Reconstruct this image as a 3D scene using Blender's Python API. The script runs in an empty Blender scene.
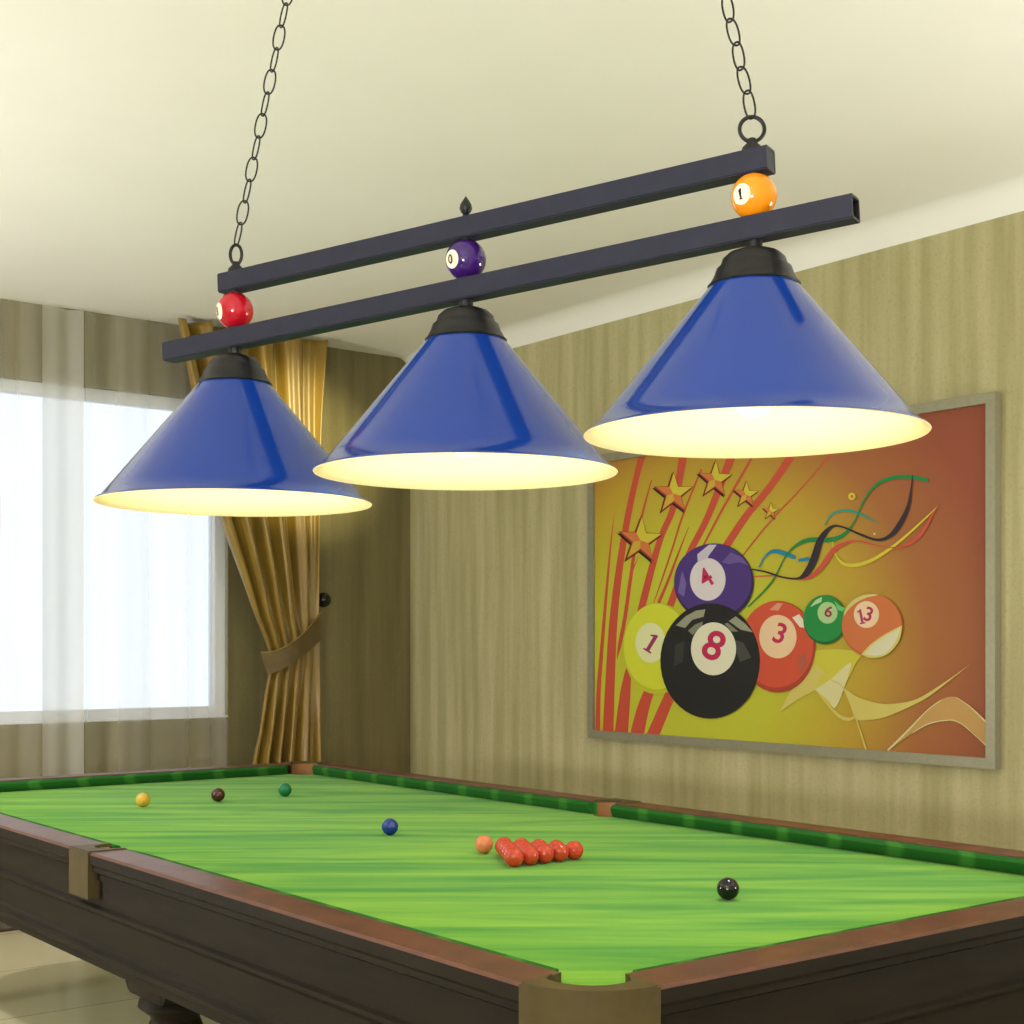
import bpy, bmesh, math, random
from mathutils import Vector, Matrix
random.seed(7)
PI = math.pi
S = bpy.context.scene
COL = S.collection

# ------------------------------------------------------------------ camera model
# Room frame: X runs along the snooker table (baulk end is -X), Y across it, Z up.
F = 1423.0
CAM = Vector((3.82, -2.433, 1.41))
FW = Vector((-.7900, .6131, 0)).normalized()
RT = Vector((.6131, .7900, 0)).normalized()
UP = Vector((0, 0, 1))
def ray(px, py):
    return FW + RT*((px-512)/F) + UP*((646-py)/F)
def at_x(px, py, X):
    r = ray(px, py); return CAM + r*((X-CAM.x)/r.x)
def at_y(px, py, Y):
    r = ray(px, py); return CAM + r*((Y-CAM.y)/r.y)
def at_z(px, py, Z):
    r = ray(px, py); return CAM + r*((Z-CAM.z)/r.z)
def at_d(px, py, d):
    return CAM + ray(px, py)*d

# ------------------------------------------------------------------ materials
def lin(c):
    return tuple(((v/255)/12.92 if v/255 <= .04045 else ((v/255+.055)/1.055)**2.4) for v in c) + (1,)
def base_mat(name, rgb, rough=.6, metal=0, coat=0, spec=.5, sheen=0):
    m = bpy.data.materials.new(name); m.use_nodes = True
    b = m.node_tree.nodes['Principled BSDF']
    b.inputs['Base Color'].default_value = lin(rgb)
    b.inputs['Roughness'].default_value = rough
    b.inputs['Metallic'].default_value = metal
    b.inputs['Coat Weight'].default_value = coat
    b.inputs['Specular IOR Level'].default_value = spec
    b.inputs['Sheen Weight'].default_value = sheen
    return m
def N(m, t, **kw):
    n = m.node_tree.nodes.new(t)
    for k, v in kw.items():
        if k in n.inputs: n.inputs[k].default_value = v
        else: setattr(n, k, v)
    return n
def L(m, a, b): m.node_tree.links.new(a, b)
def noise_mat(name, c0, c1, scale=(1, 1, 1), nscale=5, detail=4, rough=.6, rot=(0, 0, 0), lo=.3, hi=.7, bump=0, spec=.4, coat=0, sheen=0, distort=0, metal=0):
    m = base_mat(name, c0, rough, metal, coat, spec, sheen)
    b = m.node_tree.nodes['Principled BSDF']
    tc = N(m, 'ShaderNodeTexCoord')
    mr = N(m, 'ShaderNodeMapping'); mr.inputs['Rotation'].default_value = rot
    mp = N(m, 'ShaderNodeMapping'); mp.inputs['Scale'].default_value = scale
    no = N(m, 'ShaderNodeTexNoise'); no.inputs['Scale'].default_value = nscale; no.inputs['Detail'].default_value = detail
    no.inputs['Distortion'].default_value = distort
    cr = N(m, 'ShaderNodeValToRGB')
    cr.color_ramp.elements[0].position = lo; cr.color_ramp.elements[0].color = lin(c0)
    cr.color_ramp.elements[1].position = hi; cr.color_ramp.elements[1].color = lin(c1)
    L(m, tc.outputs['Object'], mr.inputs['Vector']); L(m, mr.outputs['Vector'], mp.inputs['Vector'])
    L(m, mp.outputs['Vector'], no.inputs['Vector'])
    L(m, no.outputs['Fac'], cr.inputs['Fac']); L(m, cr.outputs['Color'], b.inputs['Base Color'])
    if bump:
        bp = N(m, 'ShaderNodeBump'); bp.inputs['Strength'].default_value = bump; bp.inputs['Distance'].default_value = .01
        L(m, no.outputs['Fac'], bp.inputs['Height']); L(m, bp.outputs['Normal'], b.inputs['Normal'])
    return m

M = {}
M['ceiling'] = noise_mat('ceiling_paint', (240, 238, 231), (243, 241, 235), nscale=2, rough=.9, spec=.1)
def wallpaper(name, c0, c1, c2, axis):
    # vertical brushed streaks with a fine grain over them
    m = base_mat(name, c0, .75, spec=.25); b = m.node_tree.nodes['Principled BSDF']
    tc = N(m, 'ShaderNodeTexCoord')
    mp = N(m, 'ShaderNodeMapping'); mp.inputs['Scale'].default_value = (6, 6, .35)
    n1 = N(m, 'ShaderNodeTexNoise'); n1.inputs['Scale'].default_value = 2.2; n1.inputs['Detail'].default_value = 6
    n2 = N(m, 'ShaderNodeTexNoise'); n2.inputs['Scale'].default_value = 90; n2.inputs['Detail'].default_value = 2
    cr = N(m, 'ShaderNodeValToRGB')
    cr.color_ramp.elements[0].position = .32; cr.color_ramp.elements[0].color = lin(c0)
    cr.color_ramp.elements[1].position = .68; cr.color_ramp.elements[1].color = lin(c1)
    mx = N(m, 'ShaderNodeMix', data_type='RGBA', blend_type='MIX')
    r2 = N(m, 'ShaderNodeMapRange'); r2.inputs['From Min'].default_value = .52; r2.inputs['From Max'].default_value = .75; r2.inputs['To Max'].default_value = .3
    L(m, tc.outputs['Object'], mp.inputs['Vector']); L(m, mp.outputs['Vector'], n1.inputs['Vector'])
    L(m, tc.outputs['Object'], n2.inputs['Vector'])
    L(m, n1.outputs['Fac'], cr.inputs['Fac']); L(m, n2.outputs['Fac'], r2.inputs['Value'])
    L(m, r2.outputs['Result'], mx.inputs['Factor']); L(m, cr.outputs['Color'], mx.inputs['A']); mx.inputs['B'].default_value = lin(c2)
    L(m, mx.outputs['Result'], b.inputs['Base Color'])
    bp = N(m, 'ShaderNodeBump'); bp.inputs['Strength'].default_value = .15; bp.inputs['Distance'].default_value = .01
    L(m, n2.outputs['Fac'], bp.inputs['Height']); L(m, bp.outputs['Normal'], b.inputs['Normal'])
    return m
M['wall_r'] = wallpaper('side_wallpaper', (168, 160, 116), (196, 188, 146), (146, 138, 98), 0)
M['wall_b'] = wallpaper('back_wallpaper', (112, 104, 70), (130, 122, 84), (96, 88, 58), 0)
M['baseboard'] = noise_mat('baseboard_wood', (60, 48, 34), (78, 62, 44), (1, 8, 8), 3, rough=.4)
M['window_white'] = base_mat('window_frame_paint', (225, 228, 235), .4)
# floor: cream polished tiles
m = base_mat('floor_tile', (206, 194, 150), .16, spec=.5); b = m.node_tree.nodes['Principled BSDF']
tc = N(m, 'ShaderNodeTexCoord'); br = N(m, 'ShaderNodeTexBrick')
br.offset = 0; br.inputs['Scale'].default_value = 1; br.inputs['Brick Width'].default_value = .8; br.inputs['Row Height'].default_value = .8
br.inputs['Mortar Size'].default_value = .003
br.inputs['Color1'].default_value = lin((226, 216, 178)); br.inputs['Color2'].default_value = lin((222, 211, 172)); br.inputs['Mortar'].default_value = lin((150, 140, 104))
L(m, tc.outputs['Object'], br.inputs['Vector']); L(m, br.outputs['Color'], b.inputs['Base Color']); M['floor'] = m
# cloth
ROTC = -math.atan2(RT.y, RT.x)
M['cloth'] = noise_mat('green_baize', (50, 132, 30), (126, 178, 46), (.7, 5.5, 1), 1.5, 5, rough=.85, rot=(0, 0, ROTC), lo=.33, hi=.72, spec=.15, sheen=.1, distort=.6)
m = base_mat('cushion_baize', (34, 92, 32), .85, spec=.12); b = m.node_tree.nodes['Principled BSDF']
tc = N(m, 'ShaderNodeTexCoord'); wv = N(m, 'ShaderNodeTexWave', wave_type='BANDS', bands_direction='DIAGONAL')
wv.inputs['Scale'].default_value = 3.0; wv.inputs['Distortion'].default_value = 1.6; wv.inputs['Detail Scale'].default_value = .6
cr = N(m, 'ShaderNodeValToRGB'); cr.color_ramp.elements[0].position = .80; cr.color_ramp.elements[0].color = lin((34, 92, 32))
cr.color_ramp.elements[1].position = .97; cr.color_ramp.elements[1].color = lin((58, 118, 44))  # paler bands painted in to imitate light reflections along the cushion
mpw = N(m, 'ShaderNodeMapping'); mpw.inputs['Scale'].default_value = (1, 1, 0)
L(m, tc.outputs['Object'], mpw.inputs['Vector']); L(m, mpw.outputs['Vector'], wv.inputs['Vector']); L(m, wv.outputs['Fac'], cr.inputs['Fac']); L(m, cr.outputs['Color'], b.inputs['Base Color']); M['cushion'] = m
M['rail_wood'] = noise_mat('rail_mahogany', (74, 43, 30), (102, 60, 41), (2, 2, 14), 7, 6, rough=.42, lo=.3, hi=.7, coat=.08, spec=.35)
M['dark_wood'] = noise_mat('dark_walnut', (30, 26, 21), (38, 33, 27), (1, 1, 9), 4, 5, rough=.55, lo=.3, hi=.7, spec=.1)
M['leather'] = noise_mat('pocket_leather', (74, 66, 42), (84, 74, 46), nscale=18, rough=.5, bump=.1, spec=.15)
M['leather_in'] = noise_mat('pocket_inner_leather', (150, 104, 62), (168, 118, 72), nscale=18, rough=.6)
M['net'] = base_mat('pocket_cup_black', (24, 22, 18), .8)
M['bar'] = noise_mat('bar_charcoal_metal', (40, 42, 56), (45, 47, 62), nscale=40, rough=.45, spec=.22, metal=0)
M['black_metal'] = noise_mat('matt_black_metal', (15, 15, 17), (19, 19, 21), nscale=30, rough=.45, spec=.4)
M['bar_dark'] = base_mat('bar_hollow_dark', (10, 10, 12), .8)
M['blue'] = noise_mat('blue_enamel', (13, 54, 140), (16, 58, 146), nscale=3, rough=.14, spec=.4, coat=.15)
M['shade_in'] = base_mat('shade_inner_white', (250, 240, 194), .6)
M['gold'] = noise_mat('gold_satin', (120, 94, 28), (150, 120, 38), (6, 6, .6), 3, 4, rough=.36, spec=.5, sheen=.2)
M['tieband'] = noise_mat('tieback_brown_satin', (92, 76, 44), (108, 90, 54), nscale=12, rough=.5)
M['holdback'] = base_mat('holdback_black', (22, 20, 18), .15)
M['frame'] = noise_mat('frame_brushed_pewter', (146, 142, 118), (154, 150, 126), nscale=60, rough=.38, metal=.3)
def emis(name, rgb, s):
    m = bpy.data.materials.new(name); m.use_nodes = True; m.node_tree.nodes.clear()
    e = N(m, 'ShaderNodeEmission'); e.inputs['Color'].default_value = lin(rgb); e.inputs['Strength'].default_value = s
    o = N(m, 'ShaderNodeOutputMaterial'); L(m, e.outputs[0], o.inputs['Surface']); return m
M['bulb'] = emis('lit_bulb', (255, 234, 190), 48)
# sheer voile
def voile(name, lo_, hi_):
    m = bpy.data.materials.new(name); m.use_nodes = True; m.node_tree.nodes.clear()
    tr = N(m, 'ShaderNodeBsdfTransparent'); tl = N(m, 'ShaderNodeBsdfTranslucent'); df = N(m, 'ShaderNodeBsdfDiffuse')
    tl.inputs['Color'].default_value = (.92, .92, .88, 1); df.inputs['Color'].default_value = (.86, .85, .8, 1)
    m1 = N(m, 'ShaderNodeMixShader'); m1.inputs[0].default_value = .45; m2 = N(m, 'ShaderNodeMixShader')
    tc = N(m, 'ShaderNodeTexCoord'); mp = N(m, 'ShaderNodeMapping'); mp.inputs['Scale'].default_value = (4, 4, .05)
    no = N(m, 'ShaderNodeTexNoise'); no.inputs['Scale'].default_value = 1.1; no.inputs['Detail'].default_value = 2
    mr = N(m, 'ShaderNodeMapRange'); mr.inputs['From Min'].default_value = .3; mr.inputs['From Max'].default_value = .7
    mr.inputs['To Min'].default_value = lo_; mr.inputs['To Max'].default_value = hi_
    L(m, tc.outputs['Object'], mp.inputs['Vector']); L(m, mp.outputs['Vector'], no.inputs['Vector']); L(m, no.outputs['Fac'], mr.inputs['Value'])
    L(m, tl.outputs[0], m1.inputs[1]); L(m, df.outputs[0], m1.inputs[2])
    L(m, mr.outputs['Result'], m2.inputs[0]); L(m, tr.outputs[0], m2.inputs[1]); L(m, m1.outputs[0], m2.inputs[2])
    o = N(m, 'ShaderNodeOutputMaterial'); L(m, m2.outputs[0], o.inputs['Surface']); return m
M['sheer'] = voile('sheer_voile', .14, .36); M['hem'] = voile('voile_border', .62, .70)
# glass
m = bpy.data.materials.new('window_glass'); m.use_nodes = True; m.node_tree.nodes.clear()
tr = N(m, 'ShaderNodeBsdfTransparent'); gl = N(m, 'ShaderNodeBsdfGlossy'); gl.inputs['Roughness'].default_value = .02
fr = N(m, 'ShaderNodeFresnel'); mx = N(m, 'ShaderNodeMixShader'); o = N(m, 'ShaderNodeOutputMaterial')
tr.inputs['Color'].default_value = (.95, .97, .98, 1)
L(m, fr.outputs[0], mx.inputs[0]); L(m, tr.outputs[0], mx.inputs[1]); L(m, gl.outputs[0], mx.inputs[2]); L(m, mx.outputs[0], o.inputs['Surface']); M['glass'] = m

# ------------------------------------------------------------------ mesh helpers
def link(name, bm, mats, parent=None, smooth=None, loc=None):
    """bm in world coordinates; with a parent Empty (or parts) the mesh is shifted to the parent's origin."""
    me = bpy.data.meshes.new(name)
    bmesh.ops.recalc_face_normals(bm, faces=bm.faces) if smooth != 'raw' else None
    org = Vector(loc) if loc is not None else (parent_world(parent) if parent else None)
    if org is not None: bmesh.ops.translate(bm, verts=bm.verts, vec=-org)
    bm.to_mesh(me); bm.free()
    o = bpy.data.objects.new(name, me); COL.objects.link(o)
    for mm in (mats if isinstance(mats, (list, tuple)) else [mats]): me.materials.append(mm)
    if smooth is not None and smooth != 'raw':
        me.polygons.foreach_set('use_smooth', [True]*len(me.polygons))
        me.set_sharp_from_angle(angle=math.radians(smooth))
    if parent: o.parent = parent; 
    if org is not None: o.location = org - (parent_world(parent) if parent else Vector((0, 0, 0)))
    return o
def parent_world(p):
    v = Vector((0, 0, 0))
    while p is not None: v += p.location; p = p.parent
    return v
def tag(o, label, cat, group=None):
    o['label'] = label; o['category'] = cat
    if group: o['group'] = group
    return o
def struct(name, bm, mat, smooth=None):
    o = link(name, bm, mat, smooth=smooth); o['kind'] = 'structure'; return o
def thing(name, label, cat, loc, group=None):
    o = bpy.data.objects.new(name, None); COL.objects.link(o); o.location = loc; o.empty_display_size = .05
    return tag(o, label, cat, group)
def box(bm, lo, hi, mat=0, bevel=0):
    x0, y0, z0 = lo; x1, y1, z1 = hi
    vs = [bm.verts.new(p) for p in ((x0, y0, z0), (x1, y0, z0), (x1, y1, z0), (x0, y1, z0), (x0, y0, z1), (x1, y0, z1), (x1, y1, z1), (x0, y1, z1))]
    fs = [bm.faces.new([vs[i] for i in q]) for q in ((3, 2, 1, 0), (4, 5, 6, 7), (0, 1, 5, 4), (1, 2, 6, 5), (2, 3, 7, 6), (3, 0, 4, 7))]
    for f in fs: f.material_index = mat
    if bevel:
        es = list({e for f in fs for e in f.edges}); bmesh.ops.bevel(bm, geom=es, offset=bevel, segments=2, affect='EDGES', profile=.6)
    return vs
def sweep(bm, ring_a, ring_b, cap=True, mat=0):
    a = [bm.verts.new(p) for p in ring_a]; b = [bm.verts.new(p) for p in ring_b]; n = len(a)
    for i in range(n):
        bm.faces.new((a[i], a[(i+1) % n], b[(i+1) % n], b[i])).material_index = mat
    if cap: bm.faces.new(a[::-1]).material_index = mat; bm.faces.new(b).material_index = mat
def lathe(bm, prof, c, axis=Vector((0, 0, 1)), n=48, mats=None, close=False):
    """prof: (r, h) pairs, revolved about axis through c."""
    axis = axis.normalized(); t = Vector((1, 0, 0)) if abs(axis.x) < .9 else Vector((0, 1, 0))
    u = axis.cross(t).normalized(); v = axis.cross(u)
    rings = []
    for r, h in prof:
        if r < 1e-6: rings.append([bm.verts.new(c+axis*h)])
        else: rings.append([bm.verts.new(c+axis*h+(u*math.cos(2*PI*k/n)+v*math.sin(2*PI*k/n))*r) for k in range(n)])
    pairs = list(zip(rings, rings[1:]))
    if close: pairs.append((rings[-1], rings[0]))
    for j, (a, b) in enumerate(pairs):
        mi = mats[j] if mats else 0
        for k in range(n):
            k2 = (k+1) % n
            q = [a[k % len(a)], a[k2 % len(a)], b[k2 % len(b)], b[k % len(b)]]
            q2 = []
            for w in q:
                if w not in q2: q2.append(w)
            if len(q2) >= 3: bm.faces.new(q2).material_index = mi
def tube(bm, pts, r, n=10, closed=False, mat=0):
    pts = [Vector(p) for p in pts]; rings = []; m_ = len(pts); ref = None
    for i, p in enumerate(pts):
        d = (pts[(i+1) % m_]-pts[i-1]) if closed else (pts[min(i+1, m_-1)]-pts[max(i-1, 0)])
        d.normalize()
        if ref is None: ref = d.orthogonal().normalized()
        ref = (ref-d*ref.dot(d)).normalized(); w = d.cross(ref)
        rings.append([bm.verts.new(p+(ref*math.cos(2*PI*k/n)+w*math.sin(2*PI*k/n))*r) for k in range(n)])
    seq = list(zip(rings, rings[1:]))
    for a, b in seq:
        for k in range(n): bm.faces.new((a[k], a[(k+1) % n], b[(k+1) % n], b[k])).material_index = mat
    if closed:   # match the last ring to the first by nearest offset
        a, b = rings[-1], rings[0]
        s = min(range(n), key=lambda s: sum((a[k].co-b[(k+s) % n].co).length for k in range(n)))
        for k in range(n): bm.faces.new((a[k], a[(k+1) % n], b[(k+1+s) % n], b[(k+s) % n]))
    else:
        bm.faces.new(rings[0][::-1]); bm.faces.new(rings[-1])
def sphere(bm, c, r, mat=0, seg=40):
    res = bmesh.ops.create_uvsphere(bm, u_segments=seg, v_segments=seg//2, radius=r)
    bmesh.ops.translate(bm, verts=res['verts'], vec=c)
def catmull(pts, k=8):
    out = []
    for i in range(len(pts)-1):
        p0 = pts[max(i-1, 0)]; p1 = pts[i]; p2 = pts[i+1]; p3 = pts[min(i+2, len(pts)-1)]
        for j in range(k):
            t = j/k
            out.append(tuple(.5*((2*b)+(-a+c)*t+(2*a-5*b+4*c-d)*t*t+(-a+3*b-3*c+d)*t**3) for a, b, c, d in zip(p0, p1, p2, p3)))
    out.append(tuple(pts[-1])); return out
_gl = {}
ONE = ([(-.16, -.5), (.24, -.5), (.24, -.42), (.12, -.40), (.12, .5), (.02, .5), (-.2, .36), (-.2, .29), (-.05, .33), (-.05, -.40), (-.16, -.42)], [list(range(11))])
def glyph(ch):
    """2D outline mesh of one digit, centred, height 1."""
    if ch == '1': return ONE
    if ch not in _gl:
        cu = bpy.data.curves.new('digit', 'FONT'); cu.body = ch; cu.offset = .018; cu.resolution_u = 6
        ob = bpy.data.objects.new('digit', cu); COL.objects.link(ob)
        me = bpy.data.meshes.new_from_object(ob.evaluated_get(bpy.context.evaluated_depsgraph_get()))
        vs = [v.co.xy.copy() for v in me.vertices]; fs = [list(p.vertices) for p in me.polygons]
        x0 = min(v.x for v in vs); x1 = max(v.x for v in vs); y0 = min(v.y for v in vs); y1 = max(v.y for v in vs); h = y1-y0
        _gl[ch] = ([((v.x-(x0+x1)/2)/h, (v.y-(y0+y1)/2)/h) for v in vs], fs)
        bpy.data.objects.remove(ob); bpy.data.curves.remove(cu); bpy.data.meshes.remove(me)
    return _gl[ch]

# ------------------------------------------------------------------ room shell
XB, YR, ZC = -3.28, 2.307, 3.126
XE, YL = 4.6, -4.2
bm = bmesh.new(); box(bm, (XB-.2, YL, -.1), (XE, YR+.2, 0)); struct('floor', bm, M['floor'])
bm = bmesh.new(); box(bm, (XB-.2, YL, ZC), (XE, YR+.2, ZC+.1)); struct('ceiling', bm, M['ceiling'])
bm = bmesh.new(); box(bm, (XB, YR, 0), (XE, YR+.15, ZC)); struct('wall_right', bm, M['wall_r'])
WY0, WY1, WZ0, WZ1 = -1.35, 1.113, 1.02, 2.74
bm = bmesh.new()
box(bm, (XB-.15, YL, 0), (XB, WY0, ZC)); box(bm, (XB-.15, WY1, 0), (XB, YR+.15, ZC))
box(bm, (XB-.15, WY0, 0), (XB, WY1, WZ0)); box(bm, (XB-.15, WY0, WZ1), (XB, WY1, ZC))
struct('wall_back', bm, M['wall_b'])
bm = bmesh.new(); box(bm, (XB-.15, YL-.15, 0), (XE, YL, ZC)); struct('wall_left', bm, M['ceiling'])
bm = bmesh.new(); box(bm, (XE, YL-.15, 0), (XE+.15, YR+.15, ZC)); struct('wall_front', bm, M['ceiling'])
# cove added for a soft shading gradient between ceiling and the picture wall
bm = bmesh.new(); R = .10
prof = [(YR, ZC-R)]+[(YR-R+R*math.cos(t), ZC-R+R*math.sin(t)) for t in []]
prof = [(YR, ZC-R)]
for k in range(13):
    t = -PI/2*k/12
    prof.append((YR-R+R*math.cos(-t)*1.0, ZC-R+R*math.sin(-t)))
prof = prof[1:]+[(YR, ZC)]
sweep(bm, [(XB, y, z) for y, z in prof], [(XE, y, z) for y, z in prof]); struct('added_cove', bm, M['ceiling'], smooth=40)
bm = bmesh.new(); box(bm, (XB, YL, 0), (XB+.02, YR-.02, .09), bevel=.004); struct('baseboard_back', bm, M['baseboard'])
bm = bmesh.new(); box(bm, (XB, YR-.02, 0), (XE, YR, .09), bevel=.004); struct('baseboard_right', bm, M['baseboard'])
# window
win = bpy.data.objects.new('window_1', None); COL.objects.link(win); win.location = (XB, (WY0+WY1)/2, WZ0); win['kind'] = 'structure'
bm = bmesh.new(); t = .06
x0, x1 = XB-.12, XB-.04
box(bm, (x0, WY0, WZ0), (x1, WY0+t, WZ1)); box(bm, (x0, WY1-t, WZ0), (x1, WY1, WZ1))
box(bm, (x0, WY0+t, WZ0), (x1, WY1-t, WZ0+t)); box(bm, (x0, WY0+t, WZ1-t), (x1, WY1-t, WZ1))
link('window_frame', bm, M['window_white'], win)
bm = bmesh.new(); box(bm, (x0+.03, WY0+t, WZ0+t), (x0+.036, WY1-t, WZ1-t)); link('window_glass', bm, M['glass'], win)
bm = bmesh.new(); box(bm, (XB-.04, WY0, WZ0), (XB-.001, WY1, WZ0+.012), bevel=.003); link('window_sill', bm, M['window_white'], win)

# ------------------------------------------------------------------ snooker table
HX, HY, ZT, ZB = 2.15, 1.0, .86, .815
RW, CW = .105, .038
tbl = thing('snooker_table', 'long snooker table with green cloth, reddish-brown wooden rails and dark panelled sides', 'snooker table', (0, 0, 0))
PC = .125      # corner pocket centre, in from both outer edges
PR = .08
PM = .075      # middle pocket
ix, iy = HX-RW, HY-RW
# slate bed with cloth, notched at the six pockets
pts = []
hx, hy = HX-.02, HY-.02
def arc(cx, cy, r, a0, a1, k=14): return [(cx+r*math.cos(a0+(a1-a0)*i/k), cy+r*math.sin(a0+(a1-a0)*i/k)) for i in range(k+1)]
cx, cy = HX-PC, HY-PC; q = PR-.012
def corner(sx, sy):
    a = [(cx+q*math.cos(t), cy+q*math.sin(t)) for t in [(-PI/4)+(-PI)*i/16 for i in range(17)]]
    pts_ = [(ix, cy+q*math.sin(-PI/4)-.02)]+a+[(cx+q*math.cos(-PI/4-PI)-.02, iy)]
    return [(sx*x, sy*y) for x, y in pts_]
out = corner(1, 1)
mid = lambda s: [(.07+s*.05, s*(iy)), (.07+s*.05, s*(iy+.0))]+[(.07+s*x, s*y) for x, y in [(.05*math.cos(t), iy+.005-.05*math.sin(t)) for t in [PI*i/12 for i in range(13)]]]+[(.07-s*.05, s*iy)]
poly = corner(1, 1)+mid(1)[2:-1]+corner(-1, 1)[::-1]+corner(-1, -1)+mid(-1)[2:-1]+corner(1, -1)[::-1]
bm = bmesh.new(); sweep(bm, [(x, y, ZB-.03) for x, y in poly], [(x, y, ZB) for x, y in poly]); link('playing_cloth', bm, M['cloth'], tbl)
# rails: wood profile (o outward from the inner wood face = -RW..0, z)
RP = [(-RW, ZT-.004), (-RW+.004, ZT), (-.006, ZT), (0, ZT-.006), (0, ZT-.03), (-.008, ZT-.038), (-.008, ZT-.05), (-.022, ZT-.058), (-.022, ZT-.075), (-RW, ZT-.075)]
AP = [(-.10, .785), (-.028, .785), (-.028, .715), (-.018, .709), (-.018, .70), (-.026, .692), (-.032, .686), (-.032, .615), (-.024, .608), (-.024, .598), (-.014, .592), (-.014, .580), (-.028, .570), (-.028, .55), (-.10, .55)]
CP = [(-RW, ZT-.003), (-RW-.006, ZT-.0035), (-RW-CW*.8, ZT-.007), (-RW-CW, ZT-.011), (-RW-CW, ZT-.016), (-RW-CW+.022, ZB+.001), (-RW, ZB+.001)]
def along_long(bm, P, sy, xa, xb, ca=0, cb=0, ra=0, rb=0):
    """profile P along X on the long side sy; ca / cb pull the ends in by that fraction of the inward depth."""
    A = [(xa+ca*max(0, -o-RW)-ra*min(1, -o/RW), sy*(HY+o), z) for o, z in P]; B = [(xb-cb*max(0, -o-RW)+rb*min(1, -o/RW), sy*(HY+o), z) for o, z in P]; sweep(bm, A, B)
def along_short(bm, P, sx, ya, yb, ca=0, cb=0, r_=0):
    A = [(sx*(HX+o), ya+ca*max(0, -o-RW)+r_*min(1, -o/RW), z) for o, z in P]; B = [(sx*(HX+o), yb-cb*max(0, -o-RW)-r_*min(1, -o/RW), z) for o, z in P]; sweep(bm, A, B)
def shade_rail_sides(bm):      # mahogany top cap; edge moulding takes dark wood to paint in its shade
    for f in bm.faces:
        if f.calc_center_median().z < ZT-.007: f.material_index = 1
def cushion_mats(bm):  # cloth-covered rubber with a black joint strip along the rail
    for f in bm.faces:
        c = f.calc_center_median()
        if c.z > ZT-.0046 and len(f.verts) == 4: f.material_index = 1
CE, CEY, ME, MX = .156, .166, .068, .07
for sy in (-1, 1):
    for xa, xb in ((-HX+CE, MX-ME), (MX+ME, HX-CE)):
        bm = bmesh.new(); along_long(bm, RP, sy, xa, xb, 0, 0, -.02 if xa < -1 else 0, -.02 if xb > 1 else 0); shade_rail_sides(bm); link('side_rail', bm, [M['rail_wood'], M['dark_wood']], tbl)
        bm = bmesh.new(); e0, e1 = (xa+.035 if xa < -1 else xa-.025), (xb-.035 if xb > 1 else xb+.025)
        along_long(bm, CP, sy, e0, e1, 1.0 if xa < -1 else .6, 1.0 if xb > 1 else .6); cushion_mats(bm); link('cushion', bm, [M['cushion'], M['net']], tbl, smooth=50)
    bm = bmesh.new(); along_long(bm, AP, sy, -HX+.10, HX-.10); link('side_panel', bm, M['dark_wood'], tbl)
for sx in (-1, 1):
    bm = bmesh.new(); along_short(bm, RP, sx, -HY+CEY, HY-CEY, 0, 0, .02); shade_rail_sides(bm); link('end_rail', bm, [M['rail_wood'], M['dark_wood']], tbl)
    bm = bmesh.new(); along_short(bm, CP, sx, -HY+CEY+.035, HY-CEY-.035, 1, 1); cushion_mats(bm); link('cushion', bm, [M['cushion'], M['net']], tbl, smooth=50)
    bm = bmesh.new(); along_short(bm, AP, sx, -HY+.10, HY-.10); link('end_panel', bm, M['dark_wood'], tbl)
# pockets
def pocket_corner(sx, sy):
    r = .150
    outer = [(HX-r+r*math.cos(t), HY-r+r*math.sin(t)) for t in [PI/2*i/14 for i in range(15)]]
    inner = [(HX-PC+PR*math.cos(t), HY-PC+PR*math.sin(t)) for t in [(-.36+(PI/2+.72)*i/18) for i in range(19)]]
    ring = [(HX+.002, HY-CEY)]+[(x+.002, y+.002) for x, y in outer]+[(HX-CE, HY+.002), (HX-CE-.02, HY-RW)]+inner[::-1]+[(HX-RW, HY-CEY-.02)]
    return [(sx*x, sy*y) for x, y in ring], [(sx*x, sy*y) for x, y in inner], (sx*(HX-PC), sy*(HY-PC)), PR
def pocket_mid(sy):
    inner = [(PM*math.cos(t)*.7, HY-.112+PM*.95*math.sin(t)) for t in [PI*i/16 for i in range(17)]]
    ring = [(ME, HY-RW), (ME, HY+.004), (-ME, HY+.004), (-ME, HY-RW)]+inner[::-1]
    return [(MX+x, sy*y) for x, y in ring], [(MX+x, sy*y) for x, y in inner], (MX, sy*(HY-.112)), PM*.7
def build_pocket(ring, inner, c, r):
    bm = bmesh.new(); sweep(bm, [(x, y, .735) for x, y in ring], [(x, y, ZT+.003) for x, y in ring])
    es = [e for e in bm.edges if all(abs(v.co.z-ZT-.003) < 1e-5 for v in e.verts)]
    bmesh.ops.bevel(bm, geom=es, offset=.003, segments=2, affect='EDGES')
    p = link('pocket_bracket', bm, M['leather'], tbl, smooth=40)
    bm = bmesh.new(); n = len(inner)
    k = .955
    ins = [(c[0]+(x-c[0])*k, c[1]+(y-c[1])*k) for x, y in inner]
    sweep(bm, [(x, y, .74) for x, y in inner]+[(x, y, .74) for x, y in ins[::-1]], [(x, y, ZT-.006) for x, y in inner]+[(x, y, ZT-.006) for x, y in ins[::-1]])
    link('pocket_lining', bm, M['leather_in'], p, smooth=40)
    bm = bmesh.new(); lathe(bm, [(r*.93, .785), (r*.9, .70), (r*.6, .64), (0, .62)], Vector((c[0], c[1], 0)), n=24); link('pocket_cup', bm, M['net'], p, smooth=60)
for sx in (-1, 1):
    for sy in (-1, 1): build_pocket(*pocket_corner(sx, sy))
for sy in (-1, 1): build_pocket(*pocket_mid(sy))
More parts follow.
